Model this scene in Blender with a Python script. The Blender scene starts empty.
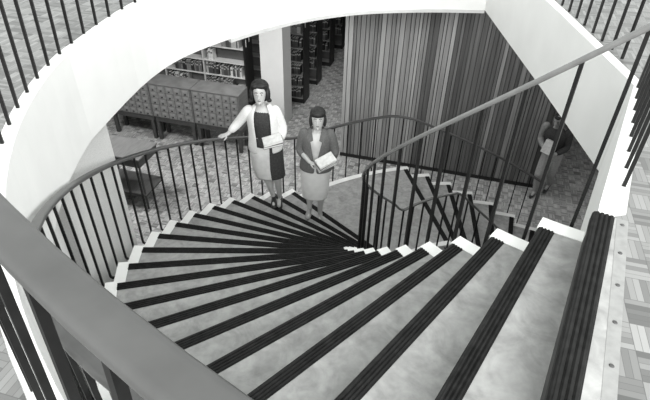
import bpy, bmesh, math, random
from mathutils import Vector, Matrix
random.seed(7)
PI = math.pi
S = bpy.context.scene
COL = S.collection
R = math.radians

# ------------------------------------------------------------------ basic dimensions
H = .17                               # one riser
CX, CY = 2.052, 3.395                 # centre of the spiral
RI, RO = 1.875, 3.597                 # tread ends
T1, DT, TL = 133.7, 5.988, 102.15     # first riser of upper flight, degrees per tread, landing edge
N1, N2 = 19, 7
ZL = -N1 * H                          # landing
ZF = ZL - N2 * H                      # lower floor
SLAB = .65
GU = (math.cos(R(-15)), math.sin(R(-15)))     # the library's own grid
GV = (-GU[1], GU[0])
def UV(u, v, z=0.): return Vector((GU[0]*u + GV[0]*v, GU[1]*u + GV[1]*v, z))
def P(r, a, z=0.): return Vector((CX + r*math.cos(R(a)), CY + r*math.sin(R(a)), z))

# ------------------------------------------------------------------ materials
def new_mat(name, rough=.6, spec=.4, metallic=0.):
    m = bpy.data.materials.new(name); m.use_nodes = True
    nt = m.node_tree; b = nt.nodes['Principled BSDF']
    b.inputs['Roughness'].default_value = rough
    b.inputs['Specular IOR Level'].default_value = spec
    b.inputs['Metallic'].default_value = metallic
    return m, nt, b
def g(v, t=0.): return (v, v*1.003, v*(.985-t), 1)
def nd(nt, kind, **kw):
    n = nt.nodes.new(kind)
    for k, v in kw.items(): setattr(n, k, v)
    return n
def mth(nt, op, a, b=None, c=None):
    n = nt.nodes.new('ShaderNodeMath'); n.operation = op
    for i, x in enumerate((a, b, c)):
        if x is None: continue
        if isinstance(x, (int, float)): n.inputs[i].default_value = x
        else: nt.links.new(x, n.inputs[i])
    return n.outputs[0]
def ramp(nt, fac, stops):
    n = nt.nodes.new('ShaderNodeValToRGB'); e = n.color_ramp.elements
    while len(e) < len(stops): e.new(.5)
    for q, (p, v) in zip(e, stops): q.position = p; q.color = g(v)
    nt.links.new(fac, n.inputs[0]); return n.outputs[0]
def noisy(name, lo, hi, scale=8., rough=.6, detail=4., bump=0., stretch=None, spec=.4, metallic=0.):
    m, nt, b = new_mat(name, rough, spec, metallic)
    tc = nd(nt, 'ShaderNodeTexCoord'); mp = nd(nt, 'ShaderNodeMapping')
    nt.links.new(tc.outputs['Object'], mp.inputs[0])
    if stretch: mp.inputs['Scale'].default_value = stretch
    no = nd(nt, 'ShaderNodeTexNoise'); no.inputs['Scale'].default_value = scale; no.inputs['Detail'].default_value = detail
    nt.links.new(mp.outputs[0], no.inputs['Vector'])
    nt.links.new(ramp(nt, no.outputs['Fac'], [(.3, lo), (.7, hi)]), b.inputs['Base Color'])
    if bump:
        bp = nd(nt, 'ShaderNodeBump'); bp.inputs['Strength'].default_value = bump; bp.inputs['Distance'].default_value = .01
        nt.links.new(no.outputs['Fac'], bp.inputs['Height']); nt.links.new(bp.outputs[0], b.inputs['Normal'])
    return m
def parquet(name, lo, hi, size=.115, rough=.45):
    """mosaic parquet: blocks of five fingers, every other block turned"""
    m, nt, b = new_mat(name, rough, .4)
    tc = nd(nt, 'ShaderNodeTexCoord'); mp = nd(nt, 'ShaderNodeMapping')
    mp.inputs['Rotation'].default_value = (0, 0, R(15)); mp.inputs['Scale'].default_value = (1/size,)*3
    nt.links.new(tc.outputs['Object'], mp.inputs[0])
    sx = nd(nt, 'ShaderNodeSeparateXYZ'); nt.links.new(mp.outputs[0], sx.inputs[0])
    X, Y = sx.outputs[0], sx.outputs[1]
    ix, iy = mth(nt, 'FLOOR', X), mth(nt, 'FLOOR', Y); fx, fy = mth(nt, 'FRACT', X), mth(nt, 'FRACT', Y)
    par = mth(nt, 'MODULO', mth(nt, 'ABSOLUTE', mth(nt, 'ADD', ix, iy)), 2.)
    ipar = mth(nt, 'SUBTRACT', 1., par)
    s = mth(nt, 'ADD', mth(nt, 'MULTIPLY', fx, par), mth(nt, 'MULTIPLY', fy, ipar))
    l = mth(nt, 'ADD', mth(nt, 'MULTIPLY', fy, par), mth(nt, 'MULTIPLY', fx, ipar))
    s5 = mth(nt, 'MULTIPLY', s, 5.); si = mth(nt, 'FLOOR', s5); sf = mth(nt, 'FRACT', s5)
    cb = nd(nt, 'ShaderNodeCombineXYZ'); nt.links.new(ix, cb.inputs[0]); nt.links.new(iy, cb.inputs[1]); nt.links.new(si, cb.inputs[2])
    wn = nd(nt, 'ShaderNodeTexWhiteNoise', noise_dimensions='3D'); nt.links.new(cb.outputs[0], wn.inputs['Vector'])
    cb2 = nd(nt, 'ShaderNodeCombineXYZ'); nt.links.new(ix, cb2.inputs[0]); nt.links.new(iy, cb2.inputs[1])
    wb = nd(nt, 'ShaderNodeTexWhiteNoise', noise_dimensions='3D'); nt.links.new(cb2.outputs[0], wb.inputs['Vector'])
    v = mth(nt, 'ADD', mth(nt, 'MULTIPLY', wn.outputs['Value'], .55), mth(nt, 'MULTIPLY', wb.outputs['Value'], .25))
    v = mth(nt, 'ADD', v, mth(nt, 'MULTIPLY', par, .2))
    seam = mth(nt, 'GREATER_THAN', mth(nt, 'ABSOLUTE', mth(nt, 'SUBTRACT', sf, .5)), .46)
    seam2 = mth(nt, 'GREATER_THAN', mth(nt, 'ABSOLUTE', mth(nt, 'SUBTRACT', l, .5)), .485)
    sm = mth(nt, 'MAXIMUM', seam, seam2)
    v = mth(nt, 'MULTIPLY', v, mth(nt, 'SUBTRACT', 1., mth(nt, 'MULTIPLY', sm, .75)))
    nt.links.new(ramp(nt, v, [(0., lo), (1., hi)]), b.inputs['Base Color'])
    return m
def lino():
    m, nt, b = new_mat('mottled_linoleum', .62, .3)
    tc = nd(nt, 'ShaderNodeTexCoord')
    n1 = nd(nt, 'ShaderNodeTexNoise'); n1.inputs['Scale'].default_value = 7.; n1.inputs['Detail'].default_value = 8.; n1.inputs['Roughness'].default_value = .62
    n1.inputs['Distortion'].default_value = .8
    nt.links.new(tc.outputs['Object'], n1.inputs['Vector'])
    n2 = nd(nt, 'ShaderNodeTexNoise'); n2.inputs['Scale'].default_value = 26.; n2.inputs['Detail'].default_value = 5.
    nt.links.new(tc.outputs['Object'], n2.inputs['Vector'])
    v = mth(nt, 'ADD', mth(nt, 'MULTIPLY', n1.outputs['Fac'], .7), mth(nt, 'MULTIPLY', n2.outputs['Fac'], .3))
    nt.links.new(ramp(nt, v, [(.34, .22), (.5, .31), (.66, .40)]), b.inputs['Base Color'])
    return m
def boards():
    m, nt, b = new_mat('stained_boards', .5, .35)
    at = nd(nt, 'ShaderNodeAttribute', attribute_name='tone')
    tc = nd(nt, 'ShaderNodeTexCoord'); mp = nd(nt, 'ShaderNodeMapping'); mp.inputs['Scale'].default_value = (22, 22, .9)
    nt.links.new(tc.outputs['Object'], mp.inputs[0])
    no = nd(nt, 'ShaderNodeTexNoise'); no.inputs['Scale'].default_value = 1.6; no.inputs['Detail'].default_value = 6.
    nt.links.new(mp.outputs[0], no.inputs['Vector'])
    v = mth(nt, 'ADD', mth(nt, 'MULTIPLY', at.outputs['Fac'], .7), mth(nt, 'MULTIPLY', no.outputs['Fac'], .45))
    nt.links.new(ramp(nt, v, [(.15, .05), (.55, .14), (1., .42)]), b.inputs['Base Color'])
    return m

M = {}
M['plaster'] = noisy('white_plaster', .74, .79, 3., .75, bump=.04)
M['rough_plaster'] = noisy('textured_plaster', .60, .76, 140., .85, bump=.5)
M['white_paint'] = noisy('white_paint', .80, .86, 6., .5)
M['lino'] = lino()
M['rubber'] = noisy('black_rubber', .008, .02, 30., .6, spec=.15)
M['riser'] = noisy('dark_riser', .04, .06, 10., .7)
M['parquet_up'] = parquet('pale_parquet', .08, .30)
M['parquet_low'] = parquet('worn_parquet', .13, .60)
M['iron'] = noisy('black_painted_steel', .006, .011, 20., .45, spec=.25)
M['rail'] = noisy('grey_vinyl_handrail', .060, .080, 12., .34, spec=.45)
M['rail_lit'] = noisy('lit_grey_handrail', .13, .17, 12., .25, spec=.6)  # same handrail, lightened to put its highlight into the colour
M['rail_small'] = M['rail']
M['alu'] = noisy('brushed_aluminium', .26, .32, 30., .4, metallic=.2)
M['boards'] = boards()
M['oak'] = noisy('mid_oak', .13, .20, 5., .5, stretch=(1, 1, 8))
M['oak_front'] = noisy('drawer_oak', .17, .25, 9., .5)
M['dark_wood'] = noisy('dark_wood', .05, .08, 7., .5)
M['table_top'] = noisy('table_wood', .14, .19, 5., .4, stretch=(8, 1, 1))
M['shelf_white'] = noisy('pale_shelf', .55, .62, 8., .5)
M['shelf_grey'] = noisy('grey_shelf', .24, .30, 8., .5)
M['card'] = noisy('paper_card', .70, .80, 20., .8)
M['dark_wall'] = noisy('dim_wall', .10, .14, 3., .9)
M['skin'] = noisy('skin', .50, .55, 12., .5)
M['skin_tan'] = noisy('skin_tan', .36, .42, 12., .5)
M['stocking'] = noisy('stocking', .26, .32, 12., .5)
M['hair'] = noisy('dark_hair', .008, .025, 60., .6, stretch=(1, 1, .25))
M['lip'] = noisy('lips', .14, .16, 10., .5)
M['eye'] = noisy('eye_white', .6, .65, 10., .3)
M['dark'] = noisy('near_black', .012, .02, 20., .5)
M['white_knit'] = noisy('white_knit', .72, .82, 90., .9, bump=.2)
M['dark_cloth'] = noisy('dark_cloth', .03, .055, 60., .9, bump=.2)
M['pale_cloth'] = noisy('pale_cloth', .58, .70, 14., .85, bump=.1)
M['white_cloth'] = noisy('white_cloth', .68, .78, 10., .8)
M['grey_wool'] = noisy('grey_wool', .11, .16, 70., .9, bump=.25)
M['grey_knit'] = noisy('grey_knit', .24, .32, 70., .9, bump=.25)
M['trouser'] = noisy('pale_trousers', .30, .38, 40., .9)
M['shoe'] = noisy('black_leather', .02, .03, 20., .3)
M['shoe_pale'] = noisy('pale_leather', .3, .36, 20., .4)
BOOK_M = [noisy('book_cloth_%s' % n, v*.85, v*1.1, 25., .7) for n, v in
          (('black', .03), ('dark', .07), ('brown', .13), ('mid', .22), ('pale', .42), ('white', .68))]

# ------------------------------------------------------------------ object helpers
def link(name, bm, m, parent=None, smooth=False):
    me = bpy.data.meshes.new(name)
    bmesh.ops.recalc_face_normals(bm, faces=bm.faces)
    bm.to_mesh(me); bm.free()
    if smooth:
        for p in me.polygons: p.use_smooth = True
    for x in (m if isinstance(m, (list, tuple)) else [m]): me.materials.append(x)
    o = bpy.data.objects.new(name, me); COL.objects.link(o)
    if parent: o.parent = parent
    return o
def tag(o, label=None, cat=None, group=None, kind=None):
    if label: o['label'] = label
    if cat: o['category'] = cat
    if group: o['group'] = group
    if kind: o['kind'] = kind
    return o
def empty(name, loc=(0, 0, 0), rz=0., **kw):
    o = bpy.data.objects.new(name, None); o.empty_display_size = .1; COL.objects.link(o)
    o.location = loc; o.rotation_euler = (0, 0, rz)
    return tag(o, **kw)
def copy_tree(o, parent=None):
    c = o.copy(); COL.objects.link(c)
    if parent is not None: c.parent = parent
    for ch in list(o.children): copy_tree(ch, c)
    return c
def box(bm, x0, x1, y0, y1, z0, z1, mat=0, mx=None):
    co = [(x0,y0,z0),(x1,y0,z0),(x1,y1,z0),(x0,y1,z0),(x0,y0,z1),(x1,y0,z1),(x1,y1,z1),(x0,y1,z1)]
    v = [bm.verts.new((mx @ Vector(c)) if mx else c) for c in co]
    fs = [bm.faces.new([v[i] for i in f]) for f in ((0,3,2,1),(4,5,6,7),(0,1,5,4),(1,2,6,5),(2,3,7,6),(3,0,4,7))]
    for f in fs: f.material_index = mat
    return fs
def bev(bm, w=.004, seg=1):
    bmesh.ops.bevel(bm, geom=list(bm.edges), offset=w, segments=seg, affect='EDGES', clamp_overlap=True)
def bxo(name, dims, m, parent=None, bevel=.003):
    bm = bmesh.new(); box(bm, *dims)
    if bevel: bev(bm, bevel)
    return link(name, bm, m, parent)
def sector(bm, r0, r1, a0, a1, zt0, zt1, zb0, zb1, n=4, mat=0):
    """ring sector, top and bottom z given at both end angles"""
    prev = None
    for i in range(n+1):
        t = i/n; a = a0+(a1-a0)*t; zt = zt0+(zt1-zt0)*t; zb = zb0+(zb1-zb0)*t
        q = [bm.verts.new(P(r0, a, zb)), bm.verts.new(P(r1, a, zb)), bm.verts.new(P(r1, a, zt)), bm.verts.new(P(r0, a, zt))]
        if prev:
            for j in range(4):
                k = (j+1) % 4; f = bm.faces.new((prev[j], prev[k], q[k], q[j])); f.material_index = mat
        else: bm.faces.new(q).material_index = mat
        prev = q
    bm.faces.new(prev[::-1]).material_index = mat
def sweep(bm, pts, prof, up=Vector((0, 0, 1)), closed=False, mat=0):
    """profile (side, up) swept along points"""
    rings = []
    n = len(pts)
    for i, p in enumerate(pts):
        t = (pts[min(i+1, n-1)] - pts[max(i-1, 0)]).normalized()
        s = t.cross(up)
        s = s.normalized() if s.length > 1e-4 else Vector((1, 0, 0))
        w = s.cross(t).normalized()
        rings.append([bm.verts.new(p + s*a + w*b) for a, b in prof])
    m = len(prof)
    for a, b in zip(rings, rings[1:]):
        for j in range(m):
            k = (j+1) % m; bm.faces.new((a[j], a[k], b[k], b[j])).material_index = mat
    bm.faces.new(rings[0]).material_index = mat; bm.faces.new(rings[-1][::-1]).material_index = mat
def stadium(w, h, n=8):
    r = h/2; o = []
    for sgn in (1, -1):
        for i in range(n+1):
            a = -PI/2 + PI*i/n
            o.append((sgn*(w/2 - r + r*math.cos(a)), sgn*r*math.sin(a)))
    return o
RAILP = stadium(.056, .026)
def square(s): return [(-s/2, -s/2), (s/2, -s/2), (s/2, s/2), (-s/2, s/2)]

# ------------------------------------------------------------------ staircase
def zline(a):
    """height of the walking line (tread tops at mid tread) at angle a"""
    if a >= T1: return ZL + H*((a-T1)/DT + .5)
    if a <= TL: return ZL - H*((TL-a)/6. + .5)
    return ZL
def zsm(a, w=5.):
    zs = [min(zline(a + w*(i/6.)), 0.) for i in range(-6, 7)]
    return sum(zs)/len(zs)
steps = []                             # (a_low, a_high, z)
for j in range(N2-1, 0, -1): steps.append((TL-6*j, TL-6*(j-1), ZL-j*H))
steps.append((TL, T1, ZL))
for k in range(1, N1): steps.append((T1+(k-1)*DT, T1+k*DT, ZL+k*H))
ATOP = T1+(N1-1)*DT                    # top nosing, 241.5
stair = empty('spiral_staircase', P(0, 0, ZF), label='wide curving staircase of grey linoleum treads with black ribbed nosings and white edges', cat='staircase')
SO = -P(0, 0, ZF)
def rel(bm, o=stair):
    off = -o.location
    for v in bm.verts: v.co += off
def nosing(bm, a, z, r0=RI+.0, r1=RO, w=.066, over=.008, shift=0.):
    """ribbed rubber strip parallel to the step edge, wrapping over it"""
    p0, p1 = P(r0, a, z), P(r1, a, z)
    d = (p1-p0).normalized(); n = Vector((-d.y, d.x, 0))     # n: towards increasing angle
    prof = [(-over, -.05), (-over, -.008), (-over+.006, .003)]
    ribs = 4; x = -over+.012; rw = (w-x)/ribs
    for i in range(ribs):
        s = x + i*rw
        prof += [(s, .004), (s+.003, .0075), (s+rw-.007, .0075), (s+rw-.004, .0015)]
    prof += [(w, .001), (w, -.012), (0., -.012), (0., -.05)]
    for q, pp in ((0, p0), (1, p1)):
        vs = [bm.verts.new(pp + n*(s+shift) + Vector((0, 0, h))) for s, h in prof]
        if q: 
            m = len(vs)
            for i in range(m): bm.faces.new((last[i], last[(i+1) % m], vs[(i+1) % m], vs[i]))
            bm.faces.new(vs)
        else: bm.faces.new(vs[::-1])
        last = vs
for a0, a1, z in steps:
    n = 3 if a1-a0 < 10 else 12
    nm = 'landing' if a1-a0 > 10 else 'step'
    bm = bmesh.new()
    sector(bm, RI, RO, a0, a1+.5, z, z, z-.05, z-.05, n)
    rel(bm); st = link(nm, bm, M['lino'], stair)
    bm = bmesh.new(); sector(bm, RI, RO, a0+.15, a0+.75, z-.0501, z-.0501, z-H, z-H, 1); rel(bm)
    link('riser', bm, M['riser'], st)
    bm = bmesh.new(); nosing(bm, a0, z); rel(bm)
    link('nosing_strip', bm, M['rubber'], st)
# last riser up to the gallery floor
bm = bmesh.new(); sector(bm, RI, RO+.085, ATOP-.35, ATOP-.02, -.045, -.045, -H, -H, 1); rel(bm); link('riser', bm, M['riser'], stair)
def stringer(r0, r1):
    bm = bmesh.new()
    for a0, a1, z in steps:
        n = 2 if a1-a0 < 10 else 10
        if a1-a0 > 10: b0 = b1 = z-.34
        else:
            b0, b1 = z-.34, z-.34+H
            if a0 >= T1: pass
        if a0 == TL: b0 = b1 = z-.30
        sector(bm, r0, r1, a0-.35, a1-.35, z+.003, z+.003, max(b0, ZF), max(b1, ZF), n)
    rel(bm); return bm
link('outer_stringer', stringer(RO, RO+.085), M['white_paint'], stair)
link('inner_stringer', stringer(RI-.08, RI), M['white_paint'], stair)
bm = bmesh.new()
for a0, a1, z in steps:
    up = H if a1-a0 < 10 else 0
    sector(bm, RI, RO, a0, a1, z-.16, z-.16+up*0, max(z-.30, ZF), max(z-.30+up, ZF) if up else max(z-.30, ZF), 2)
rel(bm); link('soffit', bm, M['plaster'], stair)

# ------------------------------------------------------------------ railings
def rail_path(r, a0, a1, zf, step=2.):
    n = max(2, int(abs(a1-a0)/step)); return [P(r, a0+(a1-a0)*i/n, zf(a0+(a1-a0)*i/n)) for i in range(n+1)]
def baluster(parent, foot, top, hook=None, s=.015, name='baluster'):
    """square bar; hook: point where the bent foot enters the side of the string"""
    bm = bmesh.new(); o = parent.location
    out = (foot - Vector((CX, CY, foot.z)))
    ref = out.normalized() if out.length > 1e-3 else Vector((1, 0, 0))
    pts = []
    if hook is not None:
        f2 = foot + (Vector((0, 0, .02)))
        pts = [hook, foot + (hook-foot)*.35, foot + (hook-foot)*.1 + Vector((0, 0, .006)), f2]
    else: pts = [foot]
    pts.append(top)
    prev = None
    tang = Vector((-ref.y, ref.x, 0))
    rings = []
    for i, p in enumerate(pts):
        t = (pts[min(i+1, len(pts)-1)] - pts[max(i-1, 0)]).normalized()
        w = tang.cross(t).normalized()
        rings.append([bm.verts.new(p - o + tang*a + w*b) for a, b in square(s)])
    for a, b in zip(rings, rings[1:]):
        for j in range(4): bm.faces.new((a[j], a[(j+1) % 4], b[(j+1) % 4], b[j]))
    bm.faces.new(rings[0]); bm.faces.new(rings[-1][::-1])
    return link(name, bm, M['iron'], parent)
RH = .915
# outer railing of the stair
RB = RO+.125
ext = empty('stair_railing', P(RB, 64, ZF), label='outer stair railing with closely set black bars, curving along the far side of the steps', cat='railing')
bm = bmesh.new(); sweep(bm, rail_path(RB, 67.5, 240, lambda a: zsm(a)+RH), RAILP)
for v in bm.verts: v.co -= ext.location
link('handrail', bm, M['rail'], ext, True)
def add_outer(a, z):
    p = P(RB, a, 0)
    baluster(ext, Vector((p.x, p.y, z-.035)), Vector((p.x, p.y, zsm(a)+RH-.008)), P(RO+.08, a, z-.035))
for a0, a1, z in steps:
    if a1-a0 > 10:
        for i in range(9): add_outer(a0+1.8+i*3.5, z)
    else:
        for f in (.27, .77): add_outer(a0+(a1-a0)*f, z)
# the gallery guard along the round opening
GR = 3.808
gl = empty('gallery_railing', P(GR, 180, 0), label='gallery railing round the opening, its broad grey handrail crossing the near left corner', cat='railing')
bm = bmesh.new(); sweep(bm, rail_path(GR-.014, 128, 240.5, lambda a: .90), stadium(.060, .028, 10))
for v in bm.verts: v.co -= gl.location
link('handrail', bm, M['rail'], gl, True)
a = 163.8 - 12*2.88
while a < 240:
    p, p2 = P(3.838, a, 0), P(3.800, a, .888)
    baluster(gl, p, p2, None, s=.016)
    a += 2.88
# guard on the right: along x = 2.0, then radially back to the head of the stair
def straight_rail(name, p0, p1, n, label, side, m='rail_small', cat='railing', r0=0.):
    o = empty(name, p0, label=label, cat=cat)
    d = (p1-p0); nn = Vector((-d.y, d.x, 0)).normalized()*side
    bm = bmesh.new(); sweep(bm, [Vector((0, 0, .90)), d+Vector((0, 0, .90))], RAILP); link('handrail', bm, M[m], o, True)
    for i in range(n):
        q = p0 + d*((i+.5)/n)
        baluster(o, q, q+Vector((0, 0, .888)), None, s=.016)
    return o
straight_rail('gallery_railing', Vector((2.02, 3.40, 0)), Vector((2.02, 6.30, 0)), 17, 'straight gallery railing with black bars above the slatted wall', -1)
straight_rail('gallery_railing', Vector((1.955, 3.10, 0)), Vector((1.32, 1.88, 0)), 8, 'short gallery railing beside the head of the stairs, black bars above a white edge', 1)
# inner railing
RJ = 1.745
inn = empty('stair_railing', P(RJ, 64, ZF), label='inner stair railing with a slender grey handrail, rising from the landing to upper right', cat='railing')
bm = bmesh.new()
sweep(bm, rail_path(RJ, 62, 244, lambda a: zsm(a, 3.)+RH-.02, 1.5), stadium(.036, .024))
for v in bm.verts: v.co -= inn.location
link('handrail', bm, M['rail_lit'], inn, True)
for a0, a1, z in steps:
    fs = [(i+.5)/6 for i in range(6)] if a1-a0 > 10 else [.62]
    for f in fs:
        a = a0+(a1-a0)*f; p = P(RJ, a, 0)
        baluster(inn, Vector((p.x, p.y, z-.04)), Vector((p.x, p.y, zsm(a, 3.)+RH-.03)), P(RI-.078, a, z-.04), .016)

# ------------------------------------------------------------------ gallery slab with its opening
def spline(p, n=5):
    o = []
    for i in range(len(p)-1):
        a, b, c, d = p[max(i-1, 0)], p[i], p[i+1], p[min(i+2, len(p)-1)]
        for k in range(n):
            t = k/n
            o.append(.5*((2*b)+(c-a)*t+(2*a-5*b+4*c-d)*t*t+(3*b-a-3*c+d)*t*t*t))
    return o + [p[-1]]
EDGE = 3.785
CO = Vector((1.91, 3.06, 0))
def opening(dw=0.):
    """outline of the opening; dw widens it (the parquet stops short of the white edge)"""
    E0 = EDGE+dw; p = [P(E0, ATOP)]
    a = 240.
    while a > 181: p.append(P(E0, a)); a -= 3.
    q = [P(3.785, 181), Vector((-1.60, 4.39, 0)), Vector((-1.30, 5.10, 0)), Vector((-.58, 5.92, 0)), Vector((.24, 6.43, 0)), Vector((1.1, 6.62, 0)), Vector((1.93, 6.66, 0))]
    c = Vector((CX, CY, 0))
    p += [v + (v-c).normalized()*dw for v in spline(q)[:-1]]
    p.append(Vector((1.93+dw, 6.66+dw, 0)))
    p.append(Vector((1.93+dw, 4.5, 0)))
    p.append(CO + Vector((dw*.9, -dw*.1, 0)))
    p.append(Vector((1.275, 1.74, 0)) if dw else P(RI-.085, ATOP))
    if dw: p.append(P(RI-.01, ATOP+2.))
    return [(v, v) for v in p]
OP = opening()
def ring_slab(name, z0, z1, ztop_mat, m, outer, use):
    bm = bmesh.new()
    n = len(OP)
    it = [bm.verts.new((p[0].x, p[0].y, z1)) for p in OP]
    ib = [bm.verts.new((p[use].x, p[use].y, z0)) for p in OP]
    x0, x1, y0, y1 = outer
    def proj(p):
        d = p - Vector((CX-.6, CY, 0)); s = []
        if d.x > 0: s.append((x1-CX+.6)/d.x)
        if d.x < 0: s.append((x0-CX+.6)/d.x)
        if d.y > 0: s.append((y1-CY)/d.y)
        if d.y < 0: s.append((y0-CY)/d.y)
        return Vector((CX-.6, CY, 0)) + d*min(s)
    ot = []; ob = []
    for p in OP:
        q = proj(p[0]); ot.append(bm.verts.new((q.x, q.y, z1))); ob.append(bm.verts.new((q.x, q.y, z0)))
    corners = [Vector((x, y, 0)) for x, y in ((x0, y0), (x0, y1), (x1, y1), (x1, y0))]
    for i in range(n):
        j = (i+1) % n
        extra = [c for c in corners if _between(ot[i].co, ot[j].co, c)]
        extra.sort(key=lambda c: (c-Vector((ot[i].co.x, ot[i].co.y, 0))).length)
        et = [bm.verts.new((c.x, c.y, z1)) for c in extra]; eb = [bm.verts.new((c.x, c.y, z0)) for c in extra]
        bm.faces.new([it[i], it[j], ot[j]] + et[::-1] + [ot[i]])
        bm.faces.new([ib[i], ib[j], ob[j]] + eb[::-1] + [ob[i]])
        bm.faces.new((it[i], it[j], ib[j], ib[i]))
    return link(name, bm, m)
def _between(a, b, c):
    o = Vector((CX-.6, CY)); A = Vector((a.x, a.y))-o; B = Vector((b.x, b.y))-o; Cc = Vector((c.x, c.y))-o
    cr = lambda p, q: p.x*q.y-p.y*q.x
    s = cr(A, B)
    if abs(s) < 1e-9: return False
    if s > 0: return cr(A, Cc) > 0 and cr(Cc, B) > 0 and A.dot(Cc) > -1e9 and (A+B).dot(Cc) > 0
    return cr(A, Cc) < 0 and cr(Cc, B) < 0 and (A+B).dot(Cc) > 0
OUT = (-9., 10., -4., 17.)
# the slab body (white edge and ceiling of the lower floor) and the parquet on it
sl = ring_slab('ceiling', -SLAB, .0, 0, M['plaster'], OUT, 1); tag(sl, kind='structure')
OP2 = OP; OP = opening(.078)
pf = ring_slab('floor', .0002, .0022, 0, M['parquet_up'], OUT, 0); tag(pf, kind='structure'); OP = OP2
# narrow bead under the far edge
bm = bmesh.new()
pp = [Vector((p[1].x, p[1].y, -SLAB-.022)) for p in OP if p[1].y > 5.3]
sweep(bm, pp, [(-.03, -.016), (.012, -.016), (.012, .022), (-.03, .022)])
tag(link('trim_1', bm, M['shelf_white']), kind='structure')
# head of the stairs: ribbed nosing, linoleum strip, aluminium edge with screws
head = empty('stair_head_edging', P(2.7, ATOP, 0), label='top step edging of black ribs, grey linoleum and a screwed metal strip beside the parquet', cat='stair edging')
bm = bmesh.new(); nosing(bm, ATOP, .004, RI-.0, 3.85, over=.02)
for v in bm.verts: v.co -= head.location
link('nosing_strip', bm, M['rubber'], head)
def quad_strip(p0, p1, w0, w1, z0, z1):
    d = (p1-p0).normalized(); n = Vector((-d.y, d.x, 0)); bm = bmesh.new()
    co = [p0+n*w0[0], p1+n*w1[0], p1+n*w1[1], p0+n*w0[1]]
    vb = [bm.verts.new(c + Vector((0, 0, z0)) - head.location) for c in co]; vt = [bm.verts.new(c + Vector((0, 0, z1)) - head.location) for c in co]
    bm.faces.new(vb[::-1]); bm.faces.new(vt)
    for i in range(4): bm.faces.new((vb[i], vb[(i+1) % 4], vt[(i+1) % 4], vt[i]))
    return bm
h0, h1 = P(RI-.0, ATOP), P(3.85, ATOP)
link('linoleum_strip', quad_strip(h0, h1, (.045, .082), (.045, .185), .0005, .0045), M['lino'], head)
ms = link('metal_strip', quad_strip(h0, h1, (.074, .118), (.165, .205), .0005, .0055), M['alu'], head)
dn = (h1-h0).normalized(); nn = Vector((-dn.y, dn.x, 0))
for i in range(11):
    t = .04 + i*.19
    if t > 1.9: break
    c = h0 + dn*t + nn*(.096 + (.185-.096)*t/1.975) + Vector((0, 0, .0055)) - head.location
    bm = bmesh.new(); bmesh.ops.create_cone(bm, cap_ends=True, segments=12, radius1=.0085, radius2=.006, depth=.003, matrix=Matrix.Translation(c+Vector((0, 0, .0015))))
    link('screw', bm, M['dark_wood'] if i else M['dark_wood'], ms)

# ------------------------------------------------------------------ lower storey shell
bm = bmesh.new(); box(bm, -9, 10, -4, 17, ZF-.1, ZF)
tag(link('floor', bm, M['parquet_low']), kind='structure')
def shell_wall(name, dims, m, rz=0.):
    bm = bmesh.new(); box(bm, *dims); return tag(link(name, bm, m), kind='structure')
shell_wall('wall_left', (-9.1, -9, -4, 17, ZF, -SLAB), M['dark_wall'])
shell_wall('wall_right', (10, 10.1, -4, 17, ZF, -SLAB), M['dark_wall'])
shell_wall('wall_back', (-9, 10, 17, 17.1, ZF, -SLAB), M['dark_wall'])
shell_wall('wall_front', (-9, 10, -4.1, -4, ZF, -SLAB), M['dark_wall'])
# curved plaster piers under the left edge
def pier(name, a0, a1, r0=3.93, r1=4.05):
    bm = bmesh.new(); sector(bm, r0, r1, a0, a1, -SLAB, -SLAB, ZF, ZF, max(2, int((a1-a0)/2)))
    return tag(link(name, bm, M['rough_plaster']), kind='structure')
pier('wall_near_1', 173.4, 187.6)
pier('wall_near_2', 190.0, 198.6)
# column
bm = bmesh.new(); box(bm, 0, 1, 0, 1, 0, 1)
for v in bm.verts: v.co = UV(-4.07 + .50*v.co.x, 9.69 + .50*v.co.y, ZF + (-SLAB-ZF)*v.co.z)
tag(link('trim_2', bm, M['plaster']), kind='structure')

# slatted wall: vertical boards of uneven width and tone
bm = bmesh.new(); tone = []
def uvbox(bm, u0, u1, v0, v1, z0, z1, mat=0):
    fs = box(bm, u0, u1, v0, v1, z0, z1, mat)
    for v in {v for f in fs for v in f.verts}: v.co = UV(v.co.x, v.co.y, v.co.z)
    return fs
lay = bm.faces.layers.float.new('tone')
u = -2.10; VW = 8.93
rnd = random.Random(3); base = .5
while u < 1.80:
    w = rnd.choice((.055, .07, .07, .09)); 
    if rnd.random() < .3: base = rnd.choice((.3, .5, .5, .6, .8))
    tn = min(1., max(0., base + rnd.uniform(-.2, .2)))
    if u < -2.0: tn = 1.
    for f in uvbox(bm, u, u+w-.014, VW, VW+.03, ZF+.07, -SLAB): f[lay] = tn
    u += w
for f in uvbox(bm, -2.09, 1.80, VW+.02, VW+.16, ZF, -SLAB): f[lay] = .0
tag(link('wall_slatted', bm, M['boards']), kind='structure')
bm = bmesh.new(); uvbox(bm, -2.10, 1.81, VW-.012, VW+.02, ZF, ZF+.075); tag(link('baseboard_slatted', bm, M['dark']), kind='structure')

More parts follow.
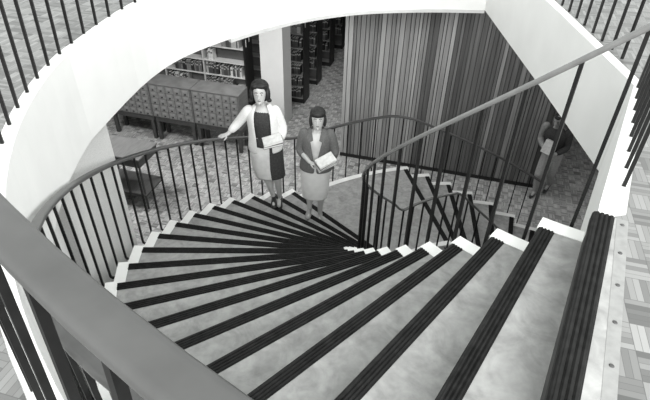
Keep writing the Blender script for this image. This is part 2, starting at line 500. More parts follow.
# ------------------------------------------------------------------ card catalogue cabinets
GZ = R(-15)
def cabinet(u0, w, cols, rows, label):
    o = empty('card_catalogue', UV(u0, 8.34, ZF), GZ, label=label, cat='cabinet', group='card catalogue cabinets in a row')
    z0, z1, d = .55, 1.31, .44
    bm = bmesh.new(); box(bm, 0, w, .012, d, z0, z1-.03); bev(bm, .003); link('cabinet_case', bm, M['oak'], o)
    bxo('cabinet_top', (-.0, w, -.005, d+.01, z1-.03, z1), M['oak'], o)
    dw, dh = (w-.04)/cols, (z1-z0-.06)/rows
    proto = None
    for i in range(cols):
        for j in range(rows):
            if proto is None:
                proto = bxo('drawer', (0, dw-.010, -.006, .02, 0, dh-.010), M['oak_front'], o, .003)
                bm = bmesh.new(); box(bm, dw*.22, dw*.72, -.010, -.005, dh*.5, dh*.82); link('label_holder', bm, M['card'] if 0 else M['shelf_grey'], proto)
                bm = bmesh.new(); box(bm, dw*.38, dw*.56, -.022, -.005, dh*.2, dh*.34); bev(bm, .003); link('pull', bm, M['dark'], proto)
                c = proto
            else: c = copy_tree(proto, o)
            c.location = (.025+i*dw, 0, z0+.025+j*dh)
    bm = bmesh.new(); box(bm, .01, w-.01, .03, d-.02, z0-.11, z0); bev(bm, .004); link('stand_rail', bm, M['dark_wood'], o)
    for x in (.02, w-.10):
        for y in (.03, d-.10): bxo('leg', (x, x+.07, y, y+.07, 0, z0-.10), M['dark_wood'], o)
    return o
cabinet(-6.99, 1.03, 6, 5, 'leftmost oak card catalogue cabinet, mostly hidden by the white curved edge')
cabinet(-5.95, .93, 5, 5, 'middle oak card catalogue cabinet on dark legs')
cabinet(-5.01, 1.01, 6, 5, 'oak card catalogue cabinet nearest the white column, behind the woman in the cardigan')

# two-tier table beside the pier
tb = empty('side_table', UV(-4.85, 6.15, ZF), GZ, label='dark two-tier wooden table on thin legs behind the railing at left', cat='table')
bxo('tabletop', (-.95, .0, .0, .60, 1.01, 1.04), M['table_top'], tb, .004)
bxo('apron', (-.93, -.02, .02, .58, .86, 1.009), M['dark_wood'], tb, .004)
bxo('shelf', (-.94, -.01, .01, .59, .30, .325), M['table_top'], tb, .004)
bxo('shelf_rail', (-.93, -.02, .02, .58, .26, .2995), M['dark_wood'], tb, .003)
for x in (-.93, -.045):
    for y in (.015, .56): bxo('leg', (x, x+.028, y, y+.028, 0, .86), M['dark_wood'], tb, .002)

# ------------------------------------------------------------------ book stacks
BK = {}
def book_proto(w, h, d, mi):
    key = (round(w, 3), round(h, 2), mi)
    if key in BK: return BK[key]
    bm = bmesh.new()
    c = .003
    box(bm, 0, c, 0, d, 0, h, 0); box(bm, w-c, w, 0, d, 0, h, 0); box(bm, 0, w, 0, c*1.3, 0, h, 0)       # boards and spine
    box(bm, c, w-c, c, d-.005, .004, h-.004, 1)
    box(bm, w*.12, w*.88, -.0008, .0005, h*.66, h*.8, 2)
    me = bpy.data.meshes.new('book'); bm.to_mesh(me); bm.free()
    for x in (BOOK_M[mi], M['card'], BOOK_M[4 if mi < 3 else 1]): me.materials.append(x)
    BK[key] = me; return me
def book(u, v, z, w, h, d, mi, label, group, tilt=0.):
    o = bpy.data.objects.new('book', book_proto(w, h, d, mi)); COL.objects.link(o)
    o.location = UV(u, v, z); o.rotation_euler = (0, tilt, GZ)
    return tag(o, label, 'book', group)
def book_row(u0, u1, v, z, label, group, rnd, tones, maxh=.25):
    u = u0
    while u < u1-.05:
        w = rnd.choice((.022, .03, .036, .045, .055)); h = rnd.choice((.19, .21, .23, maxh)); mi = rnd.choice(tones)
        if u+w > u1: break
        book(u, v, z, w, h, .16, mi, label, group); u += w+.0015
        if rnd.random() < .05: u += .03
def stack(name, u0, u1, v0, depth, label, back_v, bayw=.94, top=2.24, zs=None, bm_mat='shelf_white', board_t=.022):
    o = empty(name, UV(u1, v0, ZF), GZ, label=label, cat='bookshelf')
    L = u1-u0
    zs = zs or [.14, .46, .80, 1.12, 1.43, 1.75, 2.07]
    bxo('end_panel', (-.03, .0, 0, depth, 0, top), M['dark'], o, .004)
    bxo('end_panel', (-L, -L+.03, 0, depth, 0, top), M['dark'], o, .004)
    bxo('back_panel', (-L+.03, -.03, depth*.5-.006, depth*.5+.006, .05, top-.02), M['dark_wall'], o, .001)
    x = -.03 - bayw
    while x > -L+.1:
        bxo('upright', (x-.012, x+.012, .004, depth-.004, .02, top-.01), M[bm_mat], o, .002); x -= bayw
    for z in zs:
        bxo('shelf', (-L+.03, -.03, .0, depth*.5-.006, z-board_t, z), M[bm_mat], o, .002)
        bxo('shelf', (-L+.03, -.03, depth*.5+.006, depth, z-board_t, z), M[bm_mat], o, .002)
    bxo('shelf_base', (-L+.03, -.03, .02, depth-.02, 0, .10), M['dark'], o, .002)
    return o
V1 = 9.50
s1 = stack('bookshelf', -7.2, -4.33, V1, .42, 'white-shelved book stack behind the card catalogue cabinets, left of the column', 0)
for (vv, zz) in ((.08, 1.93), (.25, 1.98)): bxo('label_card', (.0, .004, vv, vv+.035, zz-.15, zz), M['card'], s1, .0)
rnd = random.Random(11)
ed = lambda z: ZF+z
book_row(-5.25, -4.40, V1+.03, ed(1.12), 'book in the long row on the second lowest visible shelf, left of the column', 'books in the long row left of the column', rnd, (0, 1, 1, 2, 2, 3, 5, 4))
book_row(-5.27, -4.65, V1+.03, ed(.80), 'book in the low row just above the card catalogue cabinets', 'books just above the cabinets', rnd, (1, 2, 3, 1, 4), .23)
for i in range(3): book(-4.60, V1+.03, ed(.80)+.03*i, .0001+.17, .028, .2, (5, 4, 5)[i], 'pale volume lying flat on the low shelf above the cabinets', 'pale volumes lying flat')
book_row(-6.2, -5.70, V1+.03, ed(.80), 'book in the short row at the left, behind the middle cabinet', 'books behind the middle cabinet', rnd, (1, 2, 5, 1, 4), .23)
book_row(-5.2, -5.02, V1+.03, ed(1.43), 'pale book standing at the left end of the half-empty upper shelf', 'pale books on the upper shelf', rnd, (5, 4, 5), .25)
book_row(-6.0, -5.32, V1+.03, ed(1.12), 'dark book standing in the bay left of the shelf upright', 'dark books in the left bay', rnd, (0, 1, 2, 3), .23)
book_row(-4.85, -4.42, V1+.03, ed(1.75), 'book on the highest visible shelf left of the column', 'books on the highest visible shelf', rnd, (1, 3, 4, 2), .23)
names = ['dark book stack just right of the white column', 'second dark book stack right of the column', 'third dark book stack right of the column', 'farthest dark book stack, beside the slatted wall']
vs = [10.90, 12.00, 13.25, 14.6]
for i, (vv, nm) in enumerate(zip(vs, names)):
    st = stack('bookshelf', -7.2, -3.50, vv, .42, nm, 0, bm_mat='shelf_grey' if i == 0 else 'oak', zs=[.14, .43, .72, 1.04, 1.36, 1.69, 2.02])
    if i < 3:
        for (x, zz) in ((.07, 1.95), (.24, 2.02)): bxo('label_card', (.0, .004, x, x+.03, zz-.13, zz), M['card'], st, .0)
    if i == 0:
        for z in (.14, .43, .72, 1.04, 1.36): book_row(-4.2, -3.56, vv+.03, ed(z), 'dark book in the stack just right of the column', 'dark books right of the column', rnd, (0, 0, 1), .21)
        book_row(-4.0, -3.56, vv+.03, ed(1.69), 'book on the top visible shelf just right of the column', 'books on the top shelf right of the column', rnd, (2, 3, 4), .22)
    else:
        for z in (.43, .72, 1.04, 1.36): book_row(-3.95, -3.56, vv+.03, ed(z), 'dark book in the stacks beyond the first one right of the column', 'dark books in the farther stacks', rnd, (0, 0, 1, 2), .21)

# ------------------------------------------------------------------ people
def V(*a): return Vector(a)
def loft(bm, secs, n=20, cap=True, gap=None, xref=Vector((1, 0, 0))):
    """secs: (centre, rx, ry); cross-section ellipse, square to the path; gap: half angle left open at the front (-Y)"""
    rings = []
    m = len(secs)
    for i, s in enumerate(secs):
        c, rx, ry = s[0], s[1], s[2]
        t = (secs[min(i+1, m-1)][0] - secs[max(i-1, 0)][0])
        t = t.normalized() if t.length > 1e-6 else Vector((0, 0, 1))
        x = xref - t*xref.dot(t)
        if x.length < .15: x = Vector((0, 1, 0)) - t*t.y
        x.normalize(); y = t.cross(x).normalized()
        ring = []
        for j in range(n + (1 if gap else 0)):
            if gap: gg = s[3]; a = -PI/2 + gg + (2*PI-2*gg)*j/n
            else: a = 2*PI*j/n
            ring.append(bm.verts.new(c + x*rx*math.cos(a) + y*ry*math.sin(a)))
        rings.append(ring)
    for a, b in zip(rings, rings[1:]):
        for j in range(n):
            k = j+1 if gap else (j+1) % n
            bm.faces.new((a[j], a[k], b[k], b[j]))
    if cap and not gap: bm.faces.new(rings[0][::-1]); bm.faces.new(rings[-1])
def ell(bm, c, r, seg=20):
    mx = Matrix.Translation(c) @ Matrix.Diagonal((r[0], r[1], r[2], 1))
    bmesh.ops.create_uvsphere(bm, u_segments=seg, v_segments=seg//2+2, radius=1, matrix=mx)
def limb(bm, pts, radii, n=14):
    """tapered limb through joints, rounded ends"""
    secs = []
    d0 = (pts[0]-pts[1]).normalized(); d1 = (pts[-1]-pts[-2]).normalized()
    secs.append((pts[0]+d0*radii[0]*.8, radii[0]*.5, radii[0]*.5))
    for p, r in zip(pts, radii): secs.append((p, r, r))
    secs.append((pts[-1]+d1*radii[-1]*.8, radii[-1]*.5, radii[-1]*.5))
    loft(bm, secs, n)
def mid(a, b, t): return a.lerp(b, t)
def hand(bm, w, d, nrm, thumb, curl=.5, s=1.):
    """w wrist, d direction of the palm, nrm the way the palm faces, thumb the side of the thumb"""
    d = d.normalized(); nrm = (nrm - d*nrm.dot(d)).normalized(); side = d.cross(nrm).normalized()
    if side.dot(thumb) < 0: side = -side
    L = .085*s
    loft(bm, [(w-d*.015, .024*s, .019*s), (w+d*.02, .030*s, .017*s), (w+d*L*.7, .041*s, .014*s), (w+d*L, .038*s, .012*s)], 12, xref=side)
    for i, (off, ln) in enumerate(((.030, .068), (.010, .078), (-.011, .072), (-.031, .056))):
        b = w + d*(L-.012) + side*off*s; p = [b]; dd = d.copy(); ang = curl*.5
        for q, fr in enumerate((.45, .32, .23)):
            dd = (d*math.cos(ang) + nrm*math.sin(ang)).normalized(); p.append(p[-1] + dd*ln*s*fr); ang += curl*.8
        loft(bm, [(p[0], .0088*s, .0088*s), (p[1], .0085*s, .0085*s), (p[2], .0078*s, .0078*s), (p[3], .0058*s, .0058*s)], 8, xref=side)
    b = w + d*.022 + side*.022*s
    p1 = b + (d*.6+side*.75+nrm*.25).normalized()*.036*s; p2 = p1 + (d*.85+side*.3+nrm*.4).normalized()*.030*s; p3 = p2+(d*.9+nrm*.45).normalized()*.022*s
    loft(bm, [(b-side*.012, .012*s, .012*s), (p1, .0105*s, .0105*s), (p2, .0095*s, .0095*s), (p3, .0065*s, .0065*s)], 8, xref=nrm)
def voxel(o, size=.0045, smooth=3):
    m = o.modifiers.new('remesh', 'REMESH'); m.mode = 'VOXEL'; m.voxel_size = size; m.use_smooth_shade = True
    s = o.modifiers.new('smooth', 'SMOOTH'); s.factor = .5; s.iterations = smooth
def sub(o, lv=1):
    m = o.modifiers.new('sub', 'SUBSURF'); m.levels = lv; m.render_levels = lv
def turn(bm, c, rot):
    for v in bm.verts: v.co = c + rot @ (v.co - c)
def head_geo(bm, c, rot, w=.074, d=.094, hh=.112, male=False):
    """c: centre of the head (eye level). Face towards -Y"""
    b = bmesh.new()
    prof = [(-.118, .016, .020, -.052), (-.108, .034, .036, -.042), (-.092, .047, .055, -.028), (-.06, .060, .074, -.012), (-.03, .067, .084, -.004),
            (0., .071, .090, .0), (.035, .0735, .094, .004), (.065, .069, .090, .006), (.09, .055, .073, .008), (.106, .033, .045, .010), (.113, .012, .018, .010)]
    loft(b, [(V(0, y, z), rx*w/.074, ry*d/.094) for z, rx, ry, y in prof], 22)
    loft(b, [(V(0, -.090, .004), .007, .006), (V(0, -.101, -.018), .009, .010), (V(0, -.106, -.034), .013, .012), (V(0, -.093, -.044), .012, .010)], 10)   # nose
    for s in (-1, 1): ell(b, V(s*.073, .008, -.012), (.007, .017, .030), 10)
    ell(b, V(0, -.083, -.066), (.024, .009, .008), 10)
    ell(b, V(0, -.078, -.098), (.018, .014, .014), 10)
    for v in b.verts: v.co = c + rot @ v.co
    me = bpy.data.meshes.new('tmp'); b.to_mesh(me); b.free(); bm.from_mesh(me); bpy.data.meshes.remove(me)
def face_bits(root, c, rot, lips=True):
    for s in (-1, 1):
        b = bmesh.new(); ell(b, c + rot @ V(s*.030, -.080, .004), (.0125, .009, .0085), 12); link('eye', b, M['eye'], root, True)
        b = bmesh.new(); ell(b, c + rot @ V(s*.030, -.0875, .004), (.0065, .0035, .0065), 10); link('iris', b, M['dark'], root, True)
        b = bmesh.new(); pts = [c + rot @ V(s*x, y, z) for x, y, z in ((.014, -.091, .022), (.030, -.090, .028), (.048, -.079, .022))]
        loft(b, [(pts[0], .003, .004), (pts[1], .004, .005), (pts[2], .002, .003)], 8); link('eyebrow', b, M['hair'], root, True)
    b = bmesh.new(); ell(b, c + rot @ V(0, -.089, -.064), (.020, .006, .006), 12); link('lips', b, M['lip'] if lips else M['skin_tan'], root, True)
def rotm(yaw, pitch, roll=0.):
    return (Matrix.Rotation(R(yaw), 3, 'Z') @ Matrix.Rotation(R(pitch), 3, 'X') @ Matrix.Rotation(R(roll), 3, 'Y'))
def shoe(root, toe, heel, m, hh=.0, pump=True):
    b = bmesh.new(); d = (toe-heel).normalized()
    side = d.cross(V(0, 0, 1)).normalized()
    L = (toe-heel).length
    secs = [(heel+V(0, 0, .030+hh), .012, .02), (heel+d*.02+V(0, 0, .034+hh), .031, .034), (heel+d*L*.35+V(0, 0, .030+hh*.7), .030, .030),
            (heel+d*L*.65+V(0, 0, .024+hh*.15), .040, .024), (heel+d*L*.88+V(0, 0, .018), .034, .018), (toe+V(0, 0, .014), .014, .012)]
    loft(b, secs, 14, xref=side)
    if hh > .01: loft(b, [(heel+d*.02+V(0, 0, hh+.01), .020, .020), (heel+d*.014+V(0, 0, .0), .009, .009)], 10)
    for v in b.verts: v.co.z = max(v.co.z, min(toe.z, heel.z))
    return link('shoe', b, m, root, True)
def handbook(name_label, loc, rot, w, h, t, mi, grp=None):
    b = bmesh.new()
    box(b, 0, w, 0, h, 0, .003, 0); box(b, 0, w, 0, h, t-.003, t, 0); box(b, 0, .004, 0, h, 0, t, 0); box(b, .003, w-.004, .004, h-.004, .003, t-.003, 1)
    for v in b.verts: v.co -= Vector((w/2, h/2, t/2))
    o = link('book', b, [BOOK_M[mi], M['card']]); o.location = loc; o.rotation_euler = rot
    return tag(o, name_label, 'book', grp)

def torso(bm, pel, chest, neck, hw, sh, dp=.5):
    """continuous trunk from hips to neck"""
    loft(bm, [(pel+V(0, 0, -.09), hw*.75, .085), (pel+V(0, 0, -.03), hw, .115), (mid(pel, chest, .45), hw*.74, .092), (mid(pel, chest, .8), sh*.80, .108),
              (chest+V(0, 0, .03), sh*.92, .112), (chest+V(0, 0, .10), sh*.86, .09), (mid(chest, neck, .75)+V(0, 0, .01), sh*.45, .06), (neck, .052, .052), (neck+V(0, -.01, .06), .047, .05), (neck+V(0, -.015, .11), .046, .05)], 22)

# ---- woman in the white cardigan -------------------------------------------------
def woman_cardigan():
    O = V(-.69, 5.33, ZL+3*H)
    w = empty('person', O, R(2), label='woman in an open white cardigan over a dark top, one hand on the rail', cat='person')
    pel, chest, neck = V(-.025, .04, .93), V(-.05, .015, 1.175), V(-.06, .01, 1.35)
    hc = V(-.065, -.012, 1.512); rot = rotm(0, -9)
    shR, shL = V(-.205, .01, 1.287), V(.095, .01, 1.287)       # her right (image left), her left
    elR, wrR = V(-.335, .03, 1.115), V(-.455, -.055, 1.015)
    elL, wrL = V(.185, .03, 1.05), V(.160, -.165, .975)
    hipA, knA, anA = V(-.09, .03, .90), V(-.045, -.06, .50), V(.03, -.01, .09)
    hipB, knB, anB = V(.06, .04, .90), V(.075, .03, .46), V(.10, .17, -.06)
    b = bmesh.new()
    torso(b, pel, chest, neck, .165, .175)
    for s, e, r in ((shR, elR, wrR), (shL, elL, wrL)): limb(b, [s, mid(s, e, .5), e, mid(e, r, .4), r], [.052, .045, .038, .036, .023])
    hand(b, wrR, V(-.06, -.04, -.004), V(0, 0, -1), V(0, -1, 0), .55)
    hand(b, wrL, V(-.09, -.06, .0), V(-.05, .05, 1), V(-.3, -1, 0), .45)
    for hp, kn, an in ((hipA, knA, anA), (hipB, knB, anB)):
        limb(b, [hp, mid(hp, kn, .5), kn, mid(kn, an, .3), mid(kn, an, .7), an], [.085, .075, .053, .054, .038, .028])
    limb(b, [anA+V(0, .02, -.03), anA+V(.01, -.12, -.065)], [.026, .024]); limb(b, [anB+V(0, .02, -.03), anB+V(-.01, -.12, -.065)], [.026, .024])
    head_geo(b, hc, rot)
    body = link('body', b, M['skin'], w); voxel(body)
    face_bits(w, hc, rot)
    # hair: full, brushed back, ends flicked out at the jaw
    b = bmesh.new()
    for c, r in (((0, .035, .060), (.104, .105, .088)), ((0, .065, .0), (.102, .085, .10)), ((0, .055, -.065), (.095, .06, .055)), ((-.088, .018, -.02), (.030, .055, .085)), ((.088, .018, -.02), (.030, .055, .085)),
                 ((-.102, .012, -.088), (.030, .04, .022)), ((.102, .012, -.088), (.030, .04, .022)), ((.020, -.050, .092), (.066, .048, .034)), ((-.035, -.048, .088), (.050, .042, .030))):
        bb = bmesh.new(); ell(bb, V(*c), r, 22)
        for v in bb.verts: v.co = hc + rot @ v.co
        me = bpy.data.meshes.new('t'); bb.to_mesh(me); bb.free(); b.from_mesh(me); bpy.data.meshes.remove(me)
    hr = link('hair', b, M['hair'], w); voxel(hr, .006, 5)
    # dark top
    b = bmesh.new()
    loft(b, [(pel+V(0, 0, -.02), .172, .124), (mid(pel, chest, .45), .138, .104), (mid(pel, chest, .8), .152, .120), (chest+V(0, 0, .03), .166, .124), (chest+V(0, 0, .09), .158, .103), (chest+V(0, 0, .135), .10, .078)], 26)
    sub(link('top', b, M['dark_cloth'], w, True))
    # cardigan, open in front
    b = bmesh.new()
    loft(b, [(V(-.035, .03, .775), .205, .155, .42), (V(-.035, .03, .85), .202, .152, .45), (V(-.04, .025, .97), .180, .138, .50), (V(-.045, .02, 1.09), .178, .142, .55), (chest+V(0, 0, .04), .186, .142, .52),
             (chest+V(0, .002, .105), .178, .118, .52), (chest+V(0, .01, .15), .118, .088, .62), (chest+V(-.002, .015, .185), .076, .075, .8)], 30, gap=True)
    cg = link('cardigan', b, M['white_knit'], w, True); sm = cg.modifiers.new('s', 'SOLIDIFY'); sm.thickness = .012; sm.offset = 0; sub(cg)
    for nm, s, e, r in (('sleeve', shR, elR, wrR), ('sleeve', shL, elL, wrL)):
        b = bmesh.new()
        loft(b, [(s+(s-e).normalized()*.082+V(0, 0, -.02), .012, .012), (s+(s-e).normalized()*.060+V(0, 0, -.016), .050, .048), (s, .071, .068), (mid(s, e, .5), .062, .060), (e, .056, .056), (mid(e, r, .5), .050, .050), (mid(e, r, .86), .037, .037)], 18)
        sub(link(nm, b, M['white_knit'], w, True))
    # skirt: dark, its lit front left put in as a pale sheet
    b = bmesh.new()
    loft(b, [(pel+V(0, 0, .03), .140, .112), (pel+V(0, 0, -.08), .188, .135), (V(-.02, .02, .66), .195, .140), (V(0, .01, .50), .185, .135), (V(.015, .01, .41), .178, .128), (V(.015, .01, .402), .177, .127), (V(.015, .01, .400), .165, .118)], 30)
    sk = link('skirt', b, M['dark_cloth'], w, True)
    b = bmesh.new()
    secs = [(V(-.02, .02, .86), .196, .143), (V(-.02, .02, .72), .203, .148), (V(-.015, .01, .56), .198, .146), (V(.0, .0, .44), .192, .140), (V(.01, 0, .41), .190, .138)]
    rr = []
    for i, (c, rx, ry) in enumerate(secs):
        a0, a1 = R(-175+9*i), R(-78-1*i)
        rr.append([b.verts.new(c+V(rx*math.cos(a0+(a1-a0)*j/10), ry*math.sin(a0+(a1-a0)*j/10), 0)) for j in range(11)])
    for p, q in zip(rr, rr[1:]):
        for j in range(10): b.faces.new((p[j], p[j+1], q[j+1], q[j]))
    pn = link('skirt_lit_front', b, M['pale_cloth'], w, True); sm = pn.modifiers.new('s', 'SOLIDIFY'); sm.thickness = .006; sm.offset = 0
    shoe(w, V(.045, -.175, 0), V(.035, .045, 0), M['shoe'], .045); shoe(w, V(.095, -.0, -H), V(.105, .225, -H), M['shoe'], .045)
    mw = w.matrix_basis.copy()
    mw = Matrix.Translation(O) @ Matrix.Rotation(R(2), 4, 'Z')
    handbook('pale book held flat by the woman in the cardigan, on top of her darker one', mw @ V(.070, -.225, 1.037), (R(6), R(-12), R(14)), .22, .15, .030, 5)
    handbook('dark book under the pale one, held by the woman in the cardigan', mw @ V(.072, -.222, 1.004), (R(6), R(-12), R(9)), .23, .16, .028, 2)
woman_cardigan()

# ---- woman in the grey jacket ----------------------------------------------------
def woman_jacket():
    O = V(-.14, 5.36, ZL+1*H)
    w = empty('person', O, R(-3), label='woman with a dark bob in a grey jacket and white skirt, holding books', cat='person')
    Z = .085
    pel, chest, neck = V(.015, .03, .87+Z), V(.025, .01, 1.14+Z), V(.03, .005, 1.305+Z)
    hc = V(.035, -.02, 1.455+Z); rot = rotm(4, -8)
    shR, shL = V(-.125, .01, 1.245+Z), V(.180, .01, 1.245+Z)
    elR, wrR = V(-.185, .02, 1.00+Z), V(-.045, -.18, .96+Z)
    elL, wrL = V(.250, .0, 1.00+Z), V(.165, -.19, .955+Z)
    b = bmesh.new()
    torso(b, pel, chest, neck, .16, .168)
    for s, e, r in ((shR, elR, wrR), (shL, elL, wrL)): limb(b, [s, mid(s, e, .5), e, mid(e, r, .4), r], [.050, .043, .036, .034, .022])
    hand(b, wrR, V(.10, -.03, -.02), V(0, -.2, -1), V(0, -1, .2), .6)
    hand(b, wrL, V(-.05, -.09, .0), V(0, 0, 1), V(-1, 0, 0), .45)
    legs = ((V(-.06, .03, .85+Z), V(-.055, -.02, .47+Z), V(-.055, -.04, .08+H)), (V(.085, .03, .85+Z), V(.085, .02, .46+Z), V(.075, .07, .085)))
    for hp, kn, an in legs:
        limb(b, [hp, mid(hp, kn, .5), kn, mid(kn, an, .3), mid(kn, an, .7), an], [.085, .075, .052, .055, .038, .028])
        limb(b, [an+V(0, .02, -.03), an+V(-.005, -.12, -.06)], [.026, .024])
    head_geo(b, hc, rot)
    body = link('body', b, M['skin'], w); voxel(body)
    face_bits(w, hc, rot)
    b = bmesh.new()
    for c, r in (((0, .022, .060), (.092, .108, .072)), ((0, .050, .0), (.094, .078, .095)), ((0, .045, -.06), (.086, .055, .045)), ((-.080, .010, -.028), (.022, .052, .075)), ((.080, .010, -.028), (.022, .052, .075)),
                 ((0, -.070, .066), (.062, .034, .036)), ((-.04, -.052, .064), (.036, .034, .034)), ((.04, -.052, .064), (.036, .034, .034))):
        bb = bmesh.new(); ell(bb, V(*c), r, 22)
        for v in bb.verts: v.co = hc + rot @ v.co
        me = bpy.data.meshes.new('t'); bb.to_mesh(me); bb.free(); b.from_mesh(me); bpy.data.meshes.remove(me)
    voxel(link('hair', b, M['hair'], w), .006, 5)
    b = bmesh.new()
    loft(b, [(pel+V(0, 0, .0), .168, .120), (mid(pel, chest, .45), .132, .102), (mid(pel, chest, .8), .148, .116), (chest+V(0, 0, .03), .160, .120), (chest+V(0, 0, .09), .152, .100), (chest+V(0, 0, .145), .082, .072)], 26)
    sub(link('blouse', b, M['pale_cloth'], w, True))
    b = bmesh.new()
    cc = V(.02, .02, 0)
    loft(b, [(cc+V(0, 0, .755+Z), .205, .150, .05), (cc+V(0, 0, .82+Z), .198, .146, .05), (cc+V(0, 0, .90+Z), .180, .138, .08), (cc+V(0, 0, 1.03+Z), .174, .138, .20), (chest+V(0, 0, .02), .180, .140, .34),
             (chest+V(0, 0, .09), .172, .118, .46), (chest+V(0, .01, .135), .115, .088, .58), (chest+V(0, .02, .175), .082, .08, .75)], 30, gap=True)
    cg = link('jacket', b, M['grey_wool'], w, True); sm = cg.modifiers.new('s', 'SOLIDIFY'); sm.thickness = .012; sm.offset = 0; sub(cg)
    for s in (-1, 1):                                           # collar wings
        b = bmesh.new(); c = chest
        q = [c+V(s*.055, -.065, .165), c+V(s*.115, -.085, .105), c+V(s*.085, -.125, .045), c+V(s*.035, -.118, .07)]
        vs_ = [b.verts.new(p) for p in q]; b.faces.new(vs_); cl = link('collar', b, M['grey_wool'], w); sm = cl.modifiers.new('s', 'SOLIDIFY'); sm.thickness = .012
    for s, e, r in ((shR, elR, wrR), (shL, elL, wrL)):
        b = bmesh.new()
        loft(b, [(s+(s-e).normalized()*.080+V(0, 0, -.02), .012, .012), (s+(s-e).normalized()*.058+V(0, 0, -.016), .048, .046), (s, .068, .065), (mid(s, e, .5), .062, .060), (e, .058, .058), (mid(e, r, .35), .056, .056), (mid(e, r, .42), .050, .050)], 18)
        sub(link('sleeve', b, M['grey_wool'], w, True))
    b = bmesh.new()
    loft(b, [(pel+V(0, 0, .02), .135, .108), (pel+V(0, 0, -.08), .184, .132), (V(.01, .02, .66+Z), .184, .134), (V(.01, .01, .45+Z), .172, .128), (V(.01, .01, .345+Z), .166, .122), (V(.01, .01, .338+Z), .165, .122), (V(.01, .01, .337+Z), .157, .114)], 30)
    link('skirt', b, M['white_cloth'], w, True)
    shoe(w, V(-.07, -.20, H), V(-.055, .01, H), M['shoe_pale'], .02); shoe(w, V(.065, -.09, 0), V(.078, .115, 0), M['shoe_pale'], .02)
    mw = Matrix.Translation(O) @ Matrix.Rotation(R(-3), 4, 'Z')
    handbook('pale book held on top by the woman in the grey jacket', mw @ V(.150, -.262, 1.047+Z), (R(12), R(-20), R(24)), .22, .15, .022, 5)
    handbook('second book from the top held by the woman in the grey jacket', mw @ V(.148, -.256, 1.020+Z), (R(12), R(-20), R(30)), .22, .155, .026, 3)
    handbook('bottom book in the hand of the woman in the grey jacket', mw @ V(.145, -.250, .992+Z), (R(12), R(-20), R(20)), .23, .15, .024, 4)
woman_jacket()

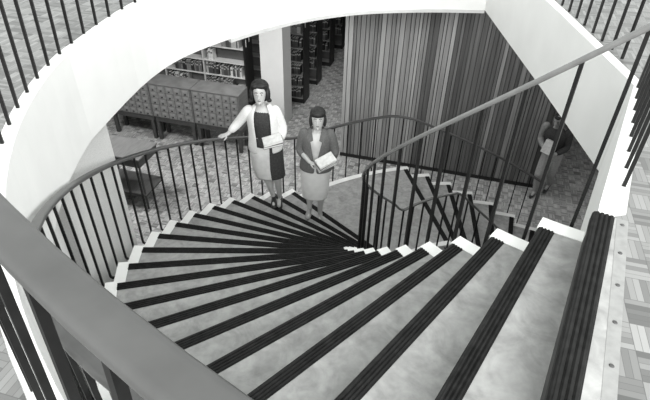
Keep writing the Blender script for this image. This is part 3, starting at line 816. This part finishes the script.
# ---- man walking below -----------------------------------------------------------
def man():
    O = V(4.03, 7.93, ZF)
    w = empty('person', O, R(-38), label='dark-haired person in a shade-painted grey jumper and pale trousers walking with books below the stairs', cat='person')
    pel, chest, neck = V(-.03, .03, .96), V(-.06, -.02, 1.27), V(-.07, -.05, 1.46)
    hc = V(-.08, -.09, 1.60); rot = rotm(-6, 14)
    shR, shL = V(-.26, -.01, 1.40), V(.13, -.01, 1.40)
    elR, wrR = V(-.31, .05, 1.10), V(-.17, -.20, 1.09)
    elL, wrL = V(.19, .0, 1.10), V(.05, -.21, 1.02)
    b = bmesh.new()
    torso(b, pel, chest, neck, .16, .20)
    for s, e, r in ((shR, elR, wrR), (shL, elL, wrL)): limb(b, [s, mid(s, e, .5), e, mid(e, r, .4), r], [.058, .050, .042, .038, .026])
    hand(b, wrR, V(.10, -.04, -.01), V(0, .2, 1), V(0, -.5, 1), .6, 1.08)
    hand(b, wrL, V(-.10, -.04, .01), V(0, .2, 1), V(0, -.5, 1), .6, 1.08)
    legs = ((V(-.10, .03, .92), V(-.11, -.13, .51), V(-.10, -.02, .10)), (V(.06, .03, .92), V(.06, .04, .50), V(.04, .27, .15)))
    for hp, kn, an in legs: limb(b, [hp, mid(hp, kn, .5), kn, mid(kn, an, .3), mid(kn, an, .7), an], [.09, .08, .058, .058, .042, .034])
    for (hp, kn, an) in legs: limb(b, [an+V(0, .02, -.03), an+V(-.005, -.13, -.055)], [.03, .026])
    head_geo(b, hc, rot, .077, .098)
    body = link('body', b, M['skin_tan'], w); voxel(body, .006)
    face_bits(w, hc, rot, False)
    b = bmesh.new()
    for c, r in (((0, .028, .055), (.086, .098, .070)), ((0, .055, .0), (.082, .062, .075)), ((0, -.06, .085), (.055, .035, .028)), ((-.072, .022, .0), (.014, .04, .045)), ((.072, .022, .0), (.014, .04, .045))):
        bb = bmesh.new(); ell(bb, V(*c), r, 20)
        for v in bb.verts: v.co = hc + rot @ v.co
        me = bpy.data.meshes.new('t'); bb.to_mesh(me); bb.free(); b.from_mesh(me); bpy.data.meshes.remove(me)
    voxel(link('hair', b, M['hair'], w), .007, 4)
    b = bmesh.new()
    loft(b, [(pel+V(0, 0, -.08), .168, .125), (pel+V(0, 0, .06), .168, .128), (mid(pel, chest, .5), .165, .125), (chest, .198, .138), (chest+V(0, -.01, .08), .195, .12), (chest+V(0, -.02, .14), .12, .09), (neck+V(0, 0, .0), .066, .064)], 26)
    sub(link('jumper', b, M['dark_cloth'], w, True))  # shade on the grey jumper put into the colour
    for s, e, r in ((shR, elR, wrR), (shL, elL, wrL)):
        b = bmesh.new()
        loft(b, [(s+(s-e).normalized()*.090+V(0, 0, -.02), .012, .012), (s+(s-e).normalized()*.066+V(0, 0, -.016), .054, .052), (s, .078, .074), (mid(s, e, .5), .066, .066), (e, .060, .060), (mid(e, r, .5), .054, .054), (mid(e, r, .9), .042, .042)], 18)
        sub(link('sleeve', b, M['grey_knit'] if s is shR else M['dark_cloth'], w, True))  # lit sleeve grey, the other dark as painted shade
    b = bmesh.new()
    loft(b, [(pel+V(0, 0, .06), .150, .115), (pel+V(0, 0, -.04), .172, .125), (pel+V(0, 0, -.14), .165, .12)], 24)
    for hp, kn, an in legs: limb(b, [hp, mid(hp, kn, .5), kn, mid(kn, an, .4), an+V(0, 0, .01)], [.10, .092, .074, .066, .058])
    voxel(link('trousers', b, M['trouser'], w), .01, 4)
    shoe(w, V(-.11, -.22, 0), V(-.10, .06, 0), M['shoe'], .012); shoe(w, V(.035, .10, .0), V(.045, .36, .07), M['shoe'], .012)
    mw = Matrix.Translation(O) @ Matrix.Rotation(R(-38), 4, 'Z')
    handbook('white book carried against the chest by the person walking below', mw @ V(-.07, -.285, 1.16), (R(78), R(8), R(-36)), .16, .23, .03, 5)
    handbook('pale book behind the white one, carried by the person walking below', mw @ V(-.06, -.25, 1.155), (R(78), R(8), R(-38)), .17, .24, .028, 4)
man()

# ------------------------------------------------------------------ light
wd = bpy.data.worlds.new('World'); S.world = wd; wd.use_nodes = True
bg = wd.node_tree.nodes['Background']; bg.inputs[0].default_value = (.97, 1., .98, 1); bg.inputs[1].default_value = .98
def area(name, loc, target, size, power, sy=None):
    l = bpy.data.lights.new(name, 'AREA'); l.shape = 'RECTANGLE'; l.size = size; l.size_y = sy or size; l.energy = power
    o = bpy.data.objects.new(name, l); COL.objects.link(o); o.location = loc
    o.rotation_euler = (Vector(target)-Vector(loc)).to_track_quat('-Z', 'Y').to_euler()
    return o
area('front_fill_light', (-.5, -8.5, 5.2), (0., 6., -2.), 6.0, 1300, 3.)  # unseen source, added to brighten the white edge from the front
area('side_fill_light', (9., -2.5, 5.), (-1., 4., -1.5), 5.0, 640, 3.)  # second added light, brightening the left edge and piers
for i, (u_, v_) in enumerate(((-6.0, 6.2), (-3.6, 7.9), (-2.9, 11.3), (.6, 7.9), (4.2, 7.0))):
    p = UV(u_, v_, -SLAB-.04); area('under_slab_fill_light', p, p-Vector((0, 0, 1)), 1.2, (75, 45, 25, 15, 30)[i], .6)  # unseen lights added under the slab to brighten the lower floor

# ------------------------------------------------------------------ camera
vx, vy, f, cz = 307.476675, 888.308650, 522.236424, 1.359343
n = Vector((vx-325, -(vy-200), -f)).normalized(); up = -n
fw = Vector((0, 0, -1)); y = (fw - up*fw.dot(up)).normalized(); x = y.cross(up)
Rm = Matrix((x, y, up)).to_4x4()
cd = bpy.data.cameras.new('camera'); cd.sensor_width = 36; cd.lens = f/650*36; cd.clip_start = .02; cd.clip_end = 100
co = bpy.data.objects.new('camera', cd); COL.objects.link(co); co.matrix_world = Matrix.Translation((0, 0, cz)) @ Rm
S.camera = co
S.view_settings.view_transform = 'Standard'; S.view_settings.look = 'None'
S.view_settings.gamma = 1; S.view_settings.use_curve_mapping = False
S.view_settings.exposure = .6
